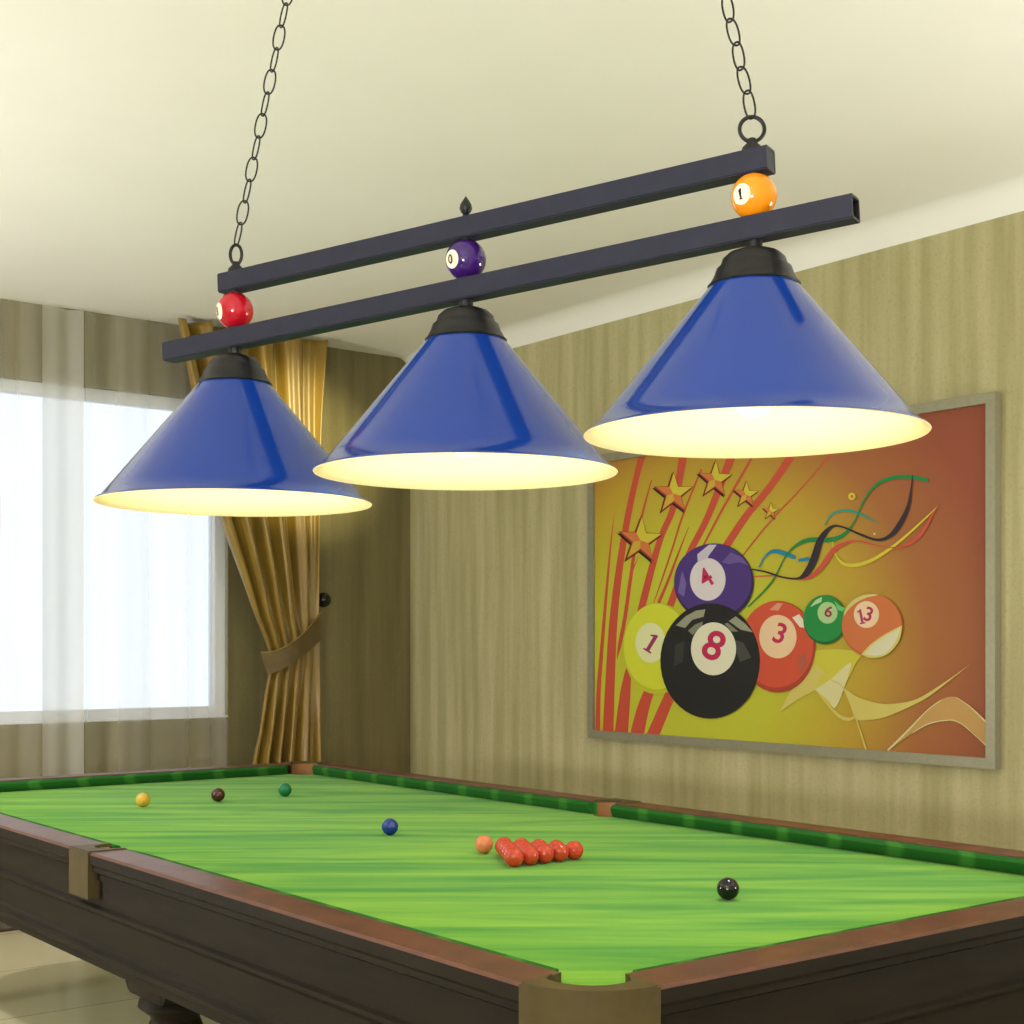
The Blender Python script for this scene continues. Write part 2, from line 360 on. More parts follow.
# legs: square block, turned shaft, foot
LEG = [(.0, .515), (.075, .515), (.092, .500), (.095, .485), (.080, .472), (.066, .462), (.062, .45), (.074, .42), (.083, .37), (.08, .30), (.068, .21), (.056, .14), (.052, .115), (.066, .105), (.07, .09), (.06, .075), (.066, .05), (.075, .03), (.075, .0), (0, 0)]
for lx in (-1.9, .38, 1.9):
    for ly in (-.865, .865):
        bm = bmesh.new(); box(bm, (lx-.10, ly-.085, .508), (lx+.10, ly+.085, .70), bevel=.006)
        lathe(bm, LEG, Vector((lx, ly, 0)), n=32)
        lg = link('leg', bm, M['dark_wood'], tbl, smooth=40)
        # shaped corbels each side of the block, under the panel
        for s in (-1, 1):
            b2 = bmesh.new(); pr = [(.10, .60), (.10, .512), (.112, .518), (.125, .536), (.16, .548), (.21, .551), (.21, .60)]
            sweep(b2, [(lx+s*x, ly-.083, z) for x, z in pr], [(lx+s*x, ly+.083, z) for x, z in pr])
            link('corbel', b2, M['dark_wood'], lg)

# ------------------------------------------------------------------ snooker balls
BR = .02625
def ball_mat(name, rgb): return noise_mat(name, rgb, tuple(min(255, v+4) for v in rgb), nscale=4, rough=.12, spec=.5)
def ball(p, mat, label, group=None, src=[None]):
    bm = bmesh.new(); sphere(bm, Vector((0, 0, BR)), BR, seg=32)
    o = link('snooker_ball', bm, mat, smooth=180); o.location = (p.x, p.y, ZB+.0006); return tag(o, label, 'ball', group)
def bp(px, py): return at_z(px, py, ZB+BR)
ball(bp(143, 800), ball_mat('ball_yellow', (196, 158, 52)), 'yellow snooker ball, leftmost ball on the green cloth')
ball(bp(218, 795), ball_mat('ball_brown', (66, 30, 22)), 'dark brown snooker ball between the yellow and the green ball')
ball(bp(285, 790), ball_mat('ball_green', (12, 104, 62)), 'green snooker ball on the cloth near the far corner pocket')
ball(bp(390, 827), ball_mat('ball_blue', (16, 48, 120)), 'blue snooker ball alone near the middle of the green cloth')
ball(bp(484, 844.5), ball_mat('ball_pink', (206, 122, 78)), 'orange-pink snooker ball touching the tip of the red triangle')
ball(bp(728, 889), ball_mat('ball_black', (16, 16, 18)), 'black snooker ball alone on the cloth right of the red triangle')
redm = ball_mat('ball_red', (186, 60, 36))
apex = bp(504, 846.5)
first = None
rows = ['', 'second', 'third', 'fourth', 'last']
cols = {2: ['left', 'right'], 3: ['left', 'middle', 'right'], 4: ['leftmost', 'second from left', 'third from left', 'rightmost'], 5: ['leftmost', 'second from left', 'middle', 'fourth from left', 'rightmost']}
for r in range(5):
    for c in range(r+1):
        p = Vector((apex.x+r*BR*2.01*.8660, apex.y+(c-r/2)*BR*2.01, 0))
        if r == 0: lab = 'red snooker ball at the tip of the triangle beside the pink ball'
        elif r == 4: lab = 'red snooker ball, %s of the front row of five in the triangle' % cols[5][c]
        else: lab = 'red snooker ball, %s in the %s row behind the tip of the triangle' % (cols[r+1][c], rows[r])
        if first is None: first = o = ball(p, redm, lab, 'racked red balls')
        else:
            o = first.copy(); COL.objects.link(o); o.location = (p.x, p.y, ZB+.0006); o['label'] = lab

# ------------------------------------------------------------------ hanging lamp
def st(px, d, h): return CAM+FW*d+RT*((px-512)/F*d)+UP*h
L0, L1 = st(235, 2.36, .509), st(754, 1.89, .553)        # lower bar, over left / right shade
U0, U1 = st(235, 2.36, .603), st(754, 1.89, .641)        # upper bar
lamp = thing('billiard_lamp', 'black twin-bar hanging lamp with three blue cone shades and billiard ball spacers on chains', 'lamp', (L0+L1)/2)
ax = (L1-L0).normalized(); side = Vector((ax.y, -ax.x, 0)).normalized()
if side.dot(FW) > 0: side = -side
def bar(a, b, name, half=.0158, capped=False):
    d = (b-a).normalized(); s = side; u = s.cross(d).normalized()
    if u.z < 0: u = -u
    def ring(p, h): return [p+s*h+u*h, p-s*h+u*h, p-s*h-u*h, p+s*h-u*h]
    bm = bmesh.new()
    rs = [(a+d*.12, half*.8, 1), (a, half*.8, 1), (a, half, 0), (b, half, 0), (b, half*.8, 0), (b-d*(.0005 if capped else .12), half*.8, 1)]
    V = [[bm.verts.new(q) for q in ring(p, h)] for p, h, _ in rs]
    for i in range(5):
        for k in range(4):
            bm.faces.new((V[i][k], V[i][(k+1) % 4], V[i+1][(k+1) % 4], V[i+1][k])).material_index = 1 if i in (0, 4) else 0
    bm.faces.new(V[0]).material_index = 1; bm.faces.new(V[-1]).material_index = 0 if capped else 1
    es = [e for e in bm.edges if abs((e.verts[0].co-e.verts[1].co).normalized().dot(d)) > .99 and (e.verts[0].co-e.verts[1].co).length > .3]
    bmesh.ops.bevel(bm, geom=es, offset=.0018, segments=2, affect='EDGES')
    return link(name, bm, [M['bar'], M['bar_dark']], lamp)
def bar_t(P0, P1, px):   # point on the line P0P1 seen at image column px
    lo, hi = -.5, 1.5
    f = lambda t: (lambda q: q.dot(RT)/q.dot(FW)*F+512)(P0+(P1-P0)*t-CAM)
    for _ in range(50):
        m_ = (lo+hi)/2
        if f(m_) < px: lo = m_
        else: hi = m_
    return P0+(P1-P0)*lo
lb = bar(bar_t(L0, L1, 169), bar_t(L0, L1, 856), 'lower_bar')
ub = bar(bar_t(U0, U1, 224), bar_t(U0, U1, 771), 'upper_bar', capped=True)
# shades
def arcprof(): 
    o = [(.03, -.010), (.056, -.012)]
    n = 10
    for i in range(1, n+1):
        t = i/n; o.append((.056+(.217-.056)*t, -.012-(.207-.012)*t))
    return o
LT = [L0, (L0+L1)/2, L1]
names = [('3', (180, 14, 34)), ('0', (54, 20, 100)), ('1', (244, 146, 16))]
offs = [(-.93, -.06), (-.74, .04), (-.58, .14)]
M['ivory'] = base_mat('ball_ivory', (246, 238, 206), .2)
M['ink'] = base_mat('ball_ink', (16, 14, 14), .3)
for i, p in enumerate(LT):
    ct = p-UP*.060           # top of the shade
    out_ = arcprof()+[(.224, -.2095), (.2265, -.2125)]
    inn = [(.2255, -.214), (.2225, -.212)]+[(r-.002, h-.0025) for r, h in arcprof()[::-1]]
    bm = bmesh.new(); prof = out_+inn
    lathe(bm, prof, ct, n=96, mats=[0]*(len(out_)-1)+[1]*(len(inn)+1), close=False)
    sh = link('lamp_shade', bm, [M['blue'], M['shade_in']], lamp, smooth=35)
    bm = bmesh.new()
    lathe(bm, [(.011, .046), (.011, .033), (.022, .0325), (.034, .028), (.0415, .021), (.0435, .015), (.0445, .012), (.0495, .008), (.053, -.002), (.058, -.011), (.0615, -.0145), (.060, -.0165), (.05, -.008), (0, -.008)], ct, n=64)
    link('shade_cap', bm, M['black_metal'], lamp, smooth=40)
    # bulb and socket
    bm = bmesh.new(); lathe(bm, [(.016, -.009), (.016, -.06), (0, -.06)], ct, n=24); link('bulb_socket', bm, M['ivory'], lamp, smooth=40)
    bm = bmesh.new(); zb = -.188
    lathe(bm, [(0, zb), (.014, zb+.003), (.026, zb+.014), (.031, zb+.030), (.028, zb+.046), (.02, zb+.066), (.014, zb+.082), (.013, -.075+.012), (0, -.062)], ct, n=32)
    link('light_bulb', bm, M['bulb'], lamp, smooth=60)
    # ornament ball between the bars
    a = p; u_ = (U0+(U1-U0)*(i/2)); c = (a+u_)/2; br = .0304
    bm = bmesh.new(); sphere(bm, c, br, seg=48)
    ob = link('billiard_ball', bm, ball_mat('ornament_'+('red', 'purple', 'orange')[i], names[i][1]), lamp, smooth=180)
    ob['label'] = ('red', 'purple', 'orange')[i]+' billiard ball spacer'
    ox, oy = offs[i]; w = -(c-CAM).normalized(); rr = w.cross(UP).normalized()*-1; uu = w.cross(rr)
    if uu.z < 0: uu = -uu
    nd = (rr*ox+uu*oy+w*math.sqrt(max(.01, 1-ox*ox-oy*oy))).normalized()
    tr_ = UP.cross(nd).normalized(); tu = nd.cross(tr_)
    def onball(x, y, k): 
        q = nd+tr_*x+tu*y; return c+q.normalized()*(br+k)
    bm = bmesh.new(); R_ = .50
    cen = bm.verts.new(onball(0, 0, .0003)); prev = None; rings = []
    for s in range(1, 5): rings.append([bm.verts.new(onball(R_*s/4*math.cos(2*PI*k/28), R_*s/4*math.sin(2*PI*k/28), .0003)) for k in range(28)])
    for k in range(28):
        bm.faces.new((cen, rings[0][k], rings[0][(k+1) % 28]))
        for s in range(3): bm.faces.new((rings[s][k], rings[s+1][k], rings[s+1][(k+1) % 28], rings[s][(k+1) % 28]))
    link('number_disc', bm, M['ivory'], ob, smooth=180)
    gv, gf = glyph(names[i][0]); bm = bmesh.new(); g = .46
    vs = [bm.verts.new(onball(x*g, y*g, .0011)) for x, y in gv]
    for f in gf: bm.faces.new([vs[j] for j in f])
    bmesh.ops.triangulate(bm, faces=bm.faces); 
    link('printed_number', bm, M['ink'], ob, smooth='raw')
    # small collars holding ball to bars
    for sg in (-1, 1):
        bm = bmesh.new(); lathe(bm, [(0, sg*.033), (.012, sg*.033), (.012, sg*.024), (0, sg*.024)], c, n=20)
        link('ball_collar', bm, M['black_metal'], lamp, smooth=40)
# finial on the upper bar
uc = U0+(U1-U0)*.5
bm = bmesh.new(); lathe(bm, [(0, .012), (.006, .0155), (.0055, .020), (.004, .022), (.0075, .026), (.0095, .031), (.0085, .037), (.005, .043), (.0015, .048), (0, .050)], uc, n=24); link('finial', bm, M['black_metal'], lamp, smooth=60)
# chains
def link_mesh():
    bm = bmesh.new(); n = 24; pts_ = []
    for k in range(n):
        t = 2*PI*k/n; cxx = .0085*math.copysign(abs(math.cos(t))**.8, math.cos(t)); pts_.append((cxx, 0, .0195*math.copysign(abs(math.sin(t))**.9, math.sin(t))))
    tube(bm, pts_, .0014, n=8, closed=True)
    me = bpy.data.meshes.new('chain_link'); bmesh.ops.recalc_face_normals(bm, faces=bm.faces); bm.to_mesh(me); bm.free(); me.materials.append(M['black_metal'])
    me.polygons.foreach_set('use_smooth', [True]*len(me.polygons)); return me
LM = link_mesh()
def chain(P, dir_, ring_r, n_ring_stretch):
    # eye ring on the bar
    bm = bmesh.new(); base = P+UP*.0155
    lathe(bm, [(.014, 0), (.013, .006), (.007, .012), (.005, .018), (0, .018)], base, n=24)
    cc = base+UP*(.014+ring_r*n_ring_stretch)
    tube(bm, [cc+RT*(ring_r*math.cos(2*PI*k/32))+UP*(ring_r*n_ring_stretch*math.sin(2*PI*k/32)) for k in range(32)], .0027, n=8, closed=True)
    link('eye_hook', bm, M['black_metal'], lamp, smooth=40)
    s0 = cc+UP*(ring_r*n_ring_stretch); d = dir_.normalized()
    ztop = ZC-.03; Ltot = (ztop-s0.z)/d.z; n = round(Ltot/.0352); pit = Ltot/n
    em = bpy.data.objects.new('hanging_chain', None); COL.objects.link(em); em.parent = lamp; em.location = s0-parent_world(lamp)
    zq = d.to_track_quat('Z', 'Y')
    for k in range(n):
        o = bpy.data.objects.new('chain_link', LM); COL.objects.link(o); o.parent = em
        o.location = d*(pit*(k+.5)); ang = ROT0+(k % 2)*math.radians(68)
        o.rotation_mode = 'QUATERNION'; o.rotation_quaternion = zq @ Matrix.Rotation(ang, 3, 'Z').to_quaternion()
    top = s0+d*Ltot
    bm = bmesh.new(); lathe(bm, [(.03, .03), (.03, .026), (.02, .016), (.006, .010), (.004, .0), (0, 0)], Vector((top.x, top.y, ZC-.03)), n=24)
    link('ceiling_hook', bm, M['black_metal'], lamp, smooth=40)
fl = Vector((ax.x, ax.y, 0)).normalized()
ROT0 = math.radians(52+20)
chain(bar_t(U0, U1, 236), UP+fl*.285, .0095, 1.7)
chain(bar_t(U0, U1, 752), UP-fl*.225, .0165, 1.0)

# ------------------------------------------------------------------ curtains
XC = XB+.2
def edge(py, pl, pr):
    a = at_x(pl, py, XC); b_ = at_x(pr, py, XC); return ((a.z+b_.z)/2, a.y, b_.y)
prof = [(ZC-.02, at_x(176, 330, XC).y, at_x(324, 340, XC).y)]
for py, pl, pr in ((400, 192, 320), (460, 206, 319), (520, 222, 318.5), (580, 243, 318), (615, 255, 318), (640, 265, 319), (660, 270, 319), (690, 265, 319), (730, 258, 318), (775, 250, 318)):
    prof.append(edge(py, pl, pr))
prof.append((.02, prof[-1][1]-.05, prof[-1][2]))
prof = catmull(prof, 8)
bm = bmesh.new(); n = 150; rows_ = []
for z, y0, y1 in prof:
    w = y1-y0; rw = []
    for k in range(n+1):
        s = k/n
        tz = math.exp(-((z-1.36)/.45)**2)
        ph = 2*PI*5.2*(s**.85)+.5*math.sin(2.2*z)
        amp = .052*(1-.72*tz)*(.75+.25*math.sin(3*s+1))
        x = XC+amp*math.sin(ph)+.012*(1-tz)*math.sin(2.3*ph+1)
        rw.append(bm.verts.new((x, y0+w*s, z)))
    rows_.append(rw)
for a, b_ in zip(rows_, rows_[1:]):
    for k in range(n): bm.faces.new((a[k], a[k+1], b_[k+1], b_[k]))
cur = thing('curtain', 'gold satin curtain gathered by a brown tieback at the right of the window', 'curtain', (XC, prof[-1][1]+.2, 0))
o = link('drape', bm, M['gold'], cur, smooth=180)
md = o.modifiers.new('thick', 'SOLIDIFY'); md.thickness = .003
# tieback
bm = bmesh.new(); K = 24; ra, rb = [], []
for k in range(K+1):
    s = k/K
    topx = 261+(321-261)*s; topy = 652-40*s**1.9+2*math.sin(PI*s)
    botx = 268+(322-268)*s; boty = 674-35*s**1.3+2*math.sin(PI*s)
    X = XC+.035+.06*math.sin(PI*min(1, s*1.05))
    ra.append((at_x(topx, topy, X), at_x(botx, boty, X)))
off = Vector((-.008, 0, 0))
V = [[bm.verts.new(q) for q in (a, b_, b_+off, a+off)] for a, b_ in ra]
for i in range(K):
    for k in range(4): bm.faces.new((V[i][k], V[i][(k+1) % 4], V[i+1][(k+1) % 4], V[i+1][k]))
bm.faces.new(V[0]); bm.faces.new(V[-1])
tb = link('tieback', bm, M['tieband'], cur, smooth=40)
bm = bmesh.new(); tube(bm, [a+Vector((.001, 0, 0)) for a, b_ in ra], .004, n=8); link('piping', bm, M['gold'], tb, smooth=60)
# holdback knob
kp = at_x(323, 600, XB+.12)
bm = bmesh.new(); lathe(bm, [(0, 0), (.03, 0), (.03, .006), (.009, .012), (.009, .08), (.02, .085), (.036, .10), (.043, .12), (.038, .143), (.022, .158), (0, .163)], Vector((XB, kp.y, kp.z)), Vector((1, 0, 0)), n=32)
tag(link('curtain_holdback', bm, M['holdback'], smooth=50, loc=(XB, kp.y, kp.z)), 'round black curtain holdback knob on the wall right of the gold curtain', 'curtain holdback')
# sheers
def sheer(y0, y1, X, label, ph, hem=99):
    bm = bmesh.new(); n = int((y1-y0)*90); za, zb_ = ZC-.015, .02
    A, B = [], []
    for k in range(n+1):
        y = y0+(y1-y0)*k/n
        x = X+.014*math.sin(y*24+ph)+.007*math.sin(y*53+ph)
        A.append(bm.verts.new((x, y, za))); B.append(bm.verts.new((x+.004*math.sin(y*9), y, zb_)))
    for k in range(n): bm.faces.new((A[k], A[k+1], B[k+1], B[k])).material_index = 1 if (A[k].co.y+A[k+1].co.y)/2 > hem else 0
    tag(link('sheer_curtain', bm, [M['sheer'], M['hem']], smooth=180, loc=(X, (y0+y1)/2, 0)), label, 'curtain', 'sheer curtains at the window')
xs = XB+.055
sheer(-1.7, at_x(83, 600, xs).y, xs, 'white sheer curtain over the left part of the window, with a denser white border', 0, at_x(41, 600, xs).y)
sheer(at_x(83, 600, xs).y+.005, at_x(226, 600, xs).y, xs, 'white sheer curtain over the window, nearest the gold curtain', 1.3)

# ------------------------------------------------------------------ framed artwork
YP = YR-.026
pa, pb = at_y(597, 731, YP), at_y(987, 752, YP)
XL, XR = at_y(595, 700, YP).x, at_y(988, 700, YP).x
ZL = (at_y(600, 733, YP).z+at_y(980, 754, YP).z)/2
ZH = at_y(980, 405, YP).z
fw_ = .04
pic = thing('framed_picture', 'large framed orange and yellow picture of billiard balls and stars on the right wall', 'picture', ((XL+XR)/2, YR, ZL-fw_))
bm = bmesh.new(); oy0, oy1 = YR-.042, YR-.002
ro = [(XL-fw_, ZL-fw_), (XR+fw_, ZL-fw_), (XR+fw_, ZH+fw_), (XL-fw_, ZH+fw_)]
ri = [(XL, ZL), (XR, ZL), (XR, ZH), (XL, ZH)]
rm = [(x+(.006 if x > 0*0+XL+.5 else -.006)*-1*-1, z) for x, z in ri]
for k in range(4):
    a, b_, c, d = ro[k], ro[(k+1) % 4], ri[(k+1) % 4], ri[k]
    V = [[bm.verts.new((x, y, z)) for x, z in (a, b_, c, d)] for y in (oy0, oy1)]
    bm.faces.new(V[0]); bm.faces.new(V[1][::-1])
    bm.faces.new((V[0][0], V[0][1], V[1][1], V[1][0])); bm.faces.new((V[0][3], V[0][2], V[1][2], V[1][3]))
bmesh.ops.remove_doubles(bm, verts=bm.verts, dist=1e-5)
link('picture_frame', bm, M['frame'], pic)

ART = bmesh.new(); amats = []; aidx = {}
def amat(rgb):
    if rgb not in aidx: aidx[rgb] = len(amats); amats.append(base_mat('art_ink_%d_%d_%d' % rgb, rgb, .5, spec=.3))
    return aidx[rgb]
# canvas ground: yellow-green spreading to brick red
m = base_mat('art_ground', (190, 180, 50), .5, spec=.3); b = m.node_tree.nodes['Principled BSDF']
geo = N(m, 'ShaderNodeTexCoord'); gc = at_y(580+230*.4336, 380+640*.4336, YP)-pic.location
sb = N(m, 'ShaderNodeVectorMath', operation='SUBTRACT'); sb.inputs[1].default_value = (gc.x, gc.y, gc.z)
ln = N(m, 'ShaderNodeVectorMath', operation='LENGTH'); sc_ = N(m, 'ShaderNodeVectorMath', operation='MULTIPLY'); sc_.inputs[1].default_value = (.85, 0, 1.05)
cr = N(m, 'ShaderNodeValToRGB'); cr.color_ramp.elements[0].color = lin((190, 190, 50)); cr.color_ramp.elements[0].position = .34
cr.color_ramp.elements[1].color = lin((146, 74, 50)); cr.color_ramp.elements[1].position = 1.0
e = cr.color_ramp.elements.new(.62); e.color = lin((184, 150, 46)); e = cr.color_ramp.elements.new(.78); e.color = lin((164, 102, 52))
L(m, geo.outputs['Object'], sb.inputs[0]); L(m, sb.outputs[0], sc_.inputs[0]); L(m, sc_.outputs[0], ln.inputs[0]); 
dv = N(m, 'ShaderNodeMath', operation='DIVIDE'); dv.inputs[1].default_value = 1.5
L(m, ln.outputs['Value'], dv.inputs[0]); L(m, dv.outputs[0], cr.inputs['Fac']); L(m, cr.outputs['Color'], b.inputs['Base Color'])
amats.append(m)
lay = [0]
def apoly(pts, mi, fmap, faces=None):
    lay[0] += 1; y = YP-.0001*lay[0]
    P = []
    for p in pts:
        q = at_y(*fmap(*p), YP); P.append((min(max(q.x, XL), XR), y, min(max(q.z, ZL), ZH)))
    vs = [ART.verts.new(p) for p in P]
    for f in (faces or [list(range(len(vs)))]):
        try: ART.faces.new([vs[j] for j in f]).material_index = mi
        except ValueError: pass
c1 = lambda x, y: (580+x*.4336, 380+y*.4336)
c3 = lambda x, y: (580+x*.2734, 480+y*.2734)
cq = lambda x, y: (740+x*.2148, 460+y*.2148)
cv = lambda x, y: (780+x*.2383, 560+y*.2383)
V = [ART.verts.new(p) for p in ((XL, YP, ZL), (XR, YP, ZL), (XR, YP, ZH), (XL, YP, ZH))]; ART.faces.new(V).material_index = 0
V2 = [ART.verts.new(p) for p in ((XL, YR-.003, ZL), (XR, YR-.003, ZL), (XR, YR-.003, ZH), (XL, YR-.003, ZH))]; ART.faces.new(V2).material_index = 0
for k in range(4): ART.faces.new((V[k], V[(k+1) % 4], V2[(k+1) % 4], V2[k])).material_index = 0
RAY = amat((196, 78, 56))
def ribbon(pts, mi, fmap, k=8):
    pts = catmull(pts, k); Lf, Rt = [], []
    for i, (x, y, w) in enumerate(pts):
        a = pts[max(i-1, 0)]; b_ = pts[min(i+1, len(pts)-1)]; dx, dy = b_[0]-a[0], b_[1]-a[1]; l = math.hypot(dx, dy) or 1
        Lf.append((x-dy/l*w/2, y+dx/l*w/2)); Rt.append((x+dy/l*w/2, y-dx/l*w/2))
    n = len(pts); apoly(Lf+Rt, mi, fmap, [[i, i+1, n+i+1, n+i] for i in range(n-1)])
for rb_ in ([(126, 118, 1), (112, 240, 6), (96, 420, 10), (78, 640, 14), (68, 780, 16), (64, 960, 18)],
            [(230, -100, 26), (204, 0, 22), (172, 150, 24), (142, 340, 26), (122, 520, 30), (112, 700, 34), (102, 940, 40)],
            [(262, 0, 4), (232, 110, 8), (203, 240, 12), (185, 360, 13), (165, 500, 14), (146, 600, 13), (135, 655, 2)],
            [(215, 280, 2), (190, 340, 4), (172, 420, 3)],
            [(178, 690, 20), (166, 780, 38), (150, 940, 50)], [(258, 760, 36), (230, 840, 44), (205, 950, 52)], [(330, 780, 34), (300, 850, 38), (260, 950, 46)],
            [(350, 785, 4), (318, 860, 5), (285, 940, 6)],
            [(380, -100, 30), (345, 90, 24), (300, 200, 22), (272, 290, 24), (248, 380, 26), (222, 485, 26)],
            [(445, -40, 6), (380, 120, 7), (340, 245, 7), (305, 350, 6), (270, 450, 3)],
            [(398, 172, 2), (352, 290, 8), (322, 370, 10), (288, 450, 12)],
            [(560, -100, 30), (470, 130, 24), (400, 270, 24), (345, 420, 26), (330, 460, 26)],
            [(640, -100, 8), (520, 110, 8), (430, 280, 6), (395, 330, 4)],
            [(800, -130, 30), (700, 20, 26), (610, 130, 26), (540, 235, 28), (505, 290, 28)],
            [(950, -130, 5), (820, 20, 5), (690, 160, 6), (570, 310, 5), (545, 340, 4)]):
    ribbon(rb_, RAY, c3)
def ell(cx, cy, rx, ry, mi, fmap=c1, n=48, a0=0, a1=2*PI):
    apoly([(cx+rx*math.cos(a0+(a1-a0)*k/n), cy+ry*math.sin(a0+(a1-a0)*k/n)) for k in range(n + (0 if a1-a0 > 6.2 else 1))], mi, fmap)
def star(cx, cy, R_, rot):
    def sp(r, ox, oy, k=.40): return [(cx+ox+(r if j % 2 == 0 else r*k)*math.sin(PI*j/5+rot)*.98, cy+oy-(r if j % 2 == 0 else r*k)*math.cos(PI*j/5+rot)*1.05) for j in range(10)]
    apoly(sp(R_, -R_*.06, R_*.08), amat((34, 22, 18)), c1)
    apoly(sp(R_, 0, 0), amat((150, 52, 34)), c1)
    p = sp(R_*.90, R_*.02, -R_*.02, .38)
    apoly(p, amat((206, 118, 62)), c1)
    apoly([p[9], p[0], p[1], p[2], p[3], (cx, cy)], amat((204, 190, 58)), c1); apoly([p[5], p[6], p[7], (cx, cy)], amat((204, 168, 58)), c1)
for s_ in ((140, 370, 56, .05), (216, 262, 50, .0), (312, 230, 44, .04), (384, 265, 32, .03), (441, 303, 21, .05)): star(*s_)
# veils
VE = amat((206, 190, 100)); VE2 = amat((192, 150, 86)); VE3 = amat((214, 206, 150)); VE4 = amat((202, 192, 60))
apoly(catmull([(130, 445), (150, 380), (335, 385), (318, 440), (270, 535), (236, 615), (190, 590), (150, 540)], 4), VE4, cv)
apoly([(0, 640), (40, 560), (110, 480), (150, 440), (190, 470), (150, 545), (70, 590)], VE, cv)
apoly(catmull([(150, 542), (215, 500), (300, 430), (272, 535), (236, 620), (205, 590), (150, 542)], 4), VE3, cv)
ribbon([(150, 442, 4), (215, 500, 5), (270, 540, 5), (330, 690, 6), (365, 800, 8)], VE, cv)
ribbon([(150, 542, 3), (240, 645, 12), (290, 668, 14), (320, 655, 6)], VE, cv)
apoly(catmull([(270, 535), (330, 575), (420, 602), (500, 601), (580, 582), (680, 522), (805, 435)], 6)+catmull([(805, 435), (720, 502), (620, 578), (520, 628), (440, 660), (370, 672), (320, 665), (296, 600), (270, 535)], 6)[1:-1], VE, cv)
apoly(catmull([(455, 800), (540, 715), (620, 630), (680, 585), (740, 575), (800, 615), (880, 690)], 6)+catmull([(880, 790), (800, 712), (740, 680), (680, 672), (620, 688), (550, 732), (455, 800)], 6)[:-1], VE2, cv)
ribbon([(455, 800, 8), (540, 715, 7), (620, 632, 4), (680, 588, 3)], VE3, cv); ribbon([(740, 575, 2), (800, 615, 4), (880, 692, 8)], VE3, cv)
ribbon([(560, 725, 3), (620, 690, 5), (690, 674, 4), (760, 684, 3), (880, 790, 4)], VE3, cv)
# ribbons
YE = amat((206, 190, 50)); BK = amat((44, 34, 48)); GR = amat((20, 128, 60)); BL = amat((30, 128, 164)); RD = amat((196, 80, 60)); TL = amat((44, 148, 128))
ribbon([(435, 380, 4), (445, 430, 6), (480, 480, 14), (540, 490, 18), (620, 465, 16), (720, 400, 13), (820, 315, 10), (925, 215, 3)], YE, cq)
ribbon([(65, 543, 6), (160, 540, 6), (250, 555, 6), (330, 545, 18), (390, 490, 24), (440, 420, 24), (500, 385, 14), (560, 378, 8), (650, 400, 6), (720, 408, 6), (790, 390, 14), (850, 340, 16), (905, 245, 8), (925, 215, 2)], RD, cq)
ribbon([(92, 500, 6), (120, 450, 8), (160, 425, 18), (210, 435, 22), (260, 455, 18)], BL, cq); ribbon([(275, 468, 14), (325, 460, 18)], BL, cq)
ribbon([(398, 305, 4), (430, 255, 8), (490, 235, 12), (560, 250, 12), (650, 298, 3)], TL, cq)
ribbon([(40, 685, 6), (150, 570, 8), (215, 450, 6), (270, 395, 14), (330, 372, 22), (420, 372, 22), (490, 345, 16), (540, 280, 7), (580, 190, 8), (640, 115, 14), (720, 82, 18), (800, 80, 18), (880, 95, 18)], GR, cq)
ribbon([(40, 506, 5), (120, 520, 8), (200, 545, 8), (270, 552, 10), (310, 530, 28), (345, 470, 34), (380, 370, 30), (430, 312, 14), (480, 312, 8), (560, 345, 10), (640, 372, 12), (700, 355, 18), (750, 295, 24), (785, 220, 16), (800, 140, 8), (808, 72, 5)], BK, cq)
ell(525, 170, 17, 17, YE, cq, 20); ell(525, 170, 7, 7, amat((170, 110, 50)), cq, 14)
ell(630, 344, 5, 5, VE3, cq, 10)
# painted balls (each print a shaded sphere drawn in the artwork)
def abal(cx, cy, rx, ry, rgb, lo_rgb, spot=None, srgb=None):
    ell(cx, cy, rx, ry, amat(lo_rgb)); ell(cx-rx*.02, cy-ry*.05, rx*.97, ry*.94, amat(rgb))
    if spot: ell(*spot, amat(srgb))
def num(ch, cx, cy, h, w, rot, rgb):
    gv, gf = glyph(ch); ca, sa = math.cos(rot), math.sin(rot)
    pts_ = [(cx+(x*w*ca-(-y)*h*sa), cy+(x*w*sa+(-y)*h*ca)) for x, y in gv]
    apoly(pts_, amat(rgb), c1, gf)
CRIM = (190, 36, 84)
abal(180, 620, 78, 105, (208, 212, 54), (190, 190, 44), (165, 606, 35, 46), (222, 222, 168)); num('1', 166, 606, 44, 52, .55, (150, 40, 96))
abal(311, 467, 92, 90, (74, 48, 124), (46, 32, 72), (297, 460, 41, 49), (218, 208, 212)); num('4', 292, 456, 44, 40, -.55, CRIM)
apoly([(273, 402), (300, 380), (318, 380), (300, 404), (296, 412), (274, 420)], amat((196, 188, 204)), c1)
apoly([(330, 420), (350, 398), (375, 408), (392, 428), (370, 420), (345, 425)], amat((104, 82, 150)), c1)
apoly([(238, 440), (248, 470), (242, 500), (228, 490)], amat((112, 92, 160)), c1)
abal(458, 615, 87, 106, (204, 80, 52), (168, 62, 44), (459, 592, 43, 50), (232, 198, 158)); num('3', 464, 584, 48, 46, .35, CRIM)
apoly([(440, 530), (458, 514), (470, 516), (460, 532)], amat((216, 150, 120)), c1); apoly([(492, 548), (508, 540), (528, 566), (524, 572), (510, 570)], amat((232, 216, 196)), c1)
apoly([(505, 640), (520, 630), (528, 650), (510, 680)], amat((176, 88, 66)), c1)
ell(303, 648, 115, 133, amat((30, 28, 27))); 
HL = amat((150, 152, 128)); HD = amat((70, 70, 64))
apoly([(224, 566), (246, 545), (270, 532), (292, 529), (288, 546), (262, 553), (245, 572)], HL, c1); apoly([(252, 578), (268, 564), (286, 557), (284, 574), (272, 580), (262, 588)], amat((124, 126, 106)), c1)
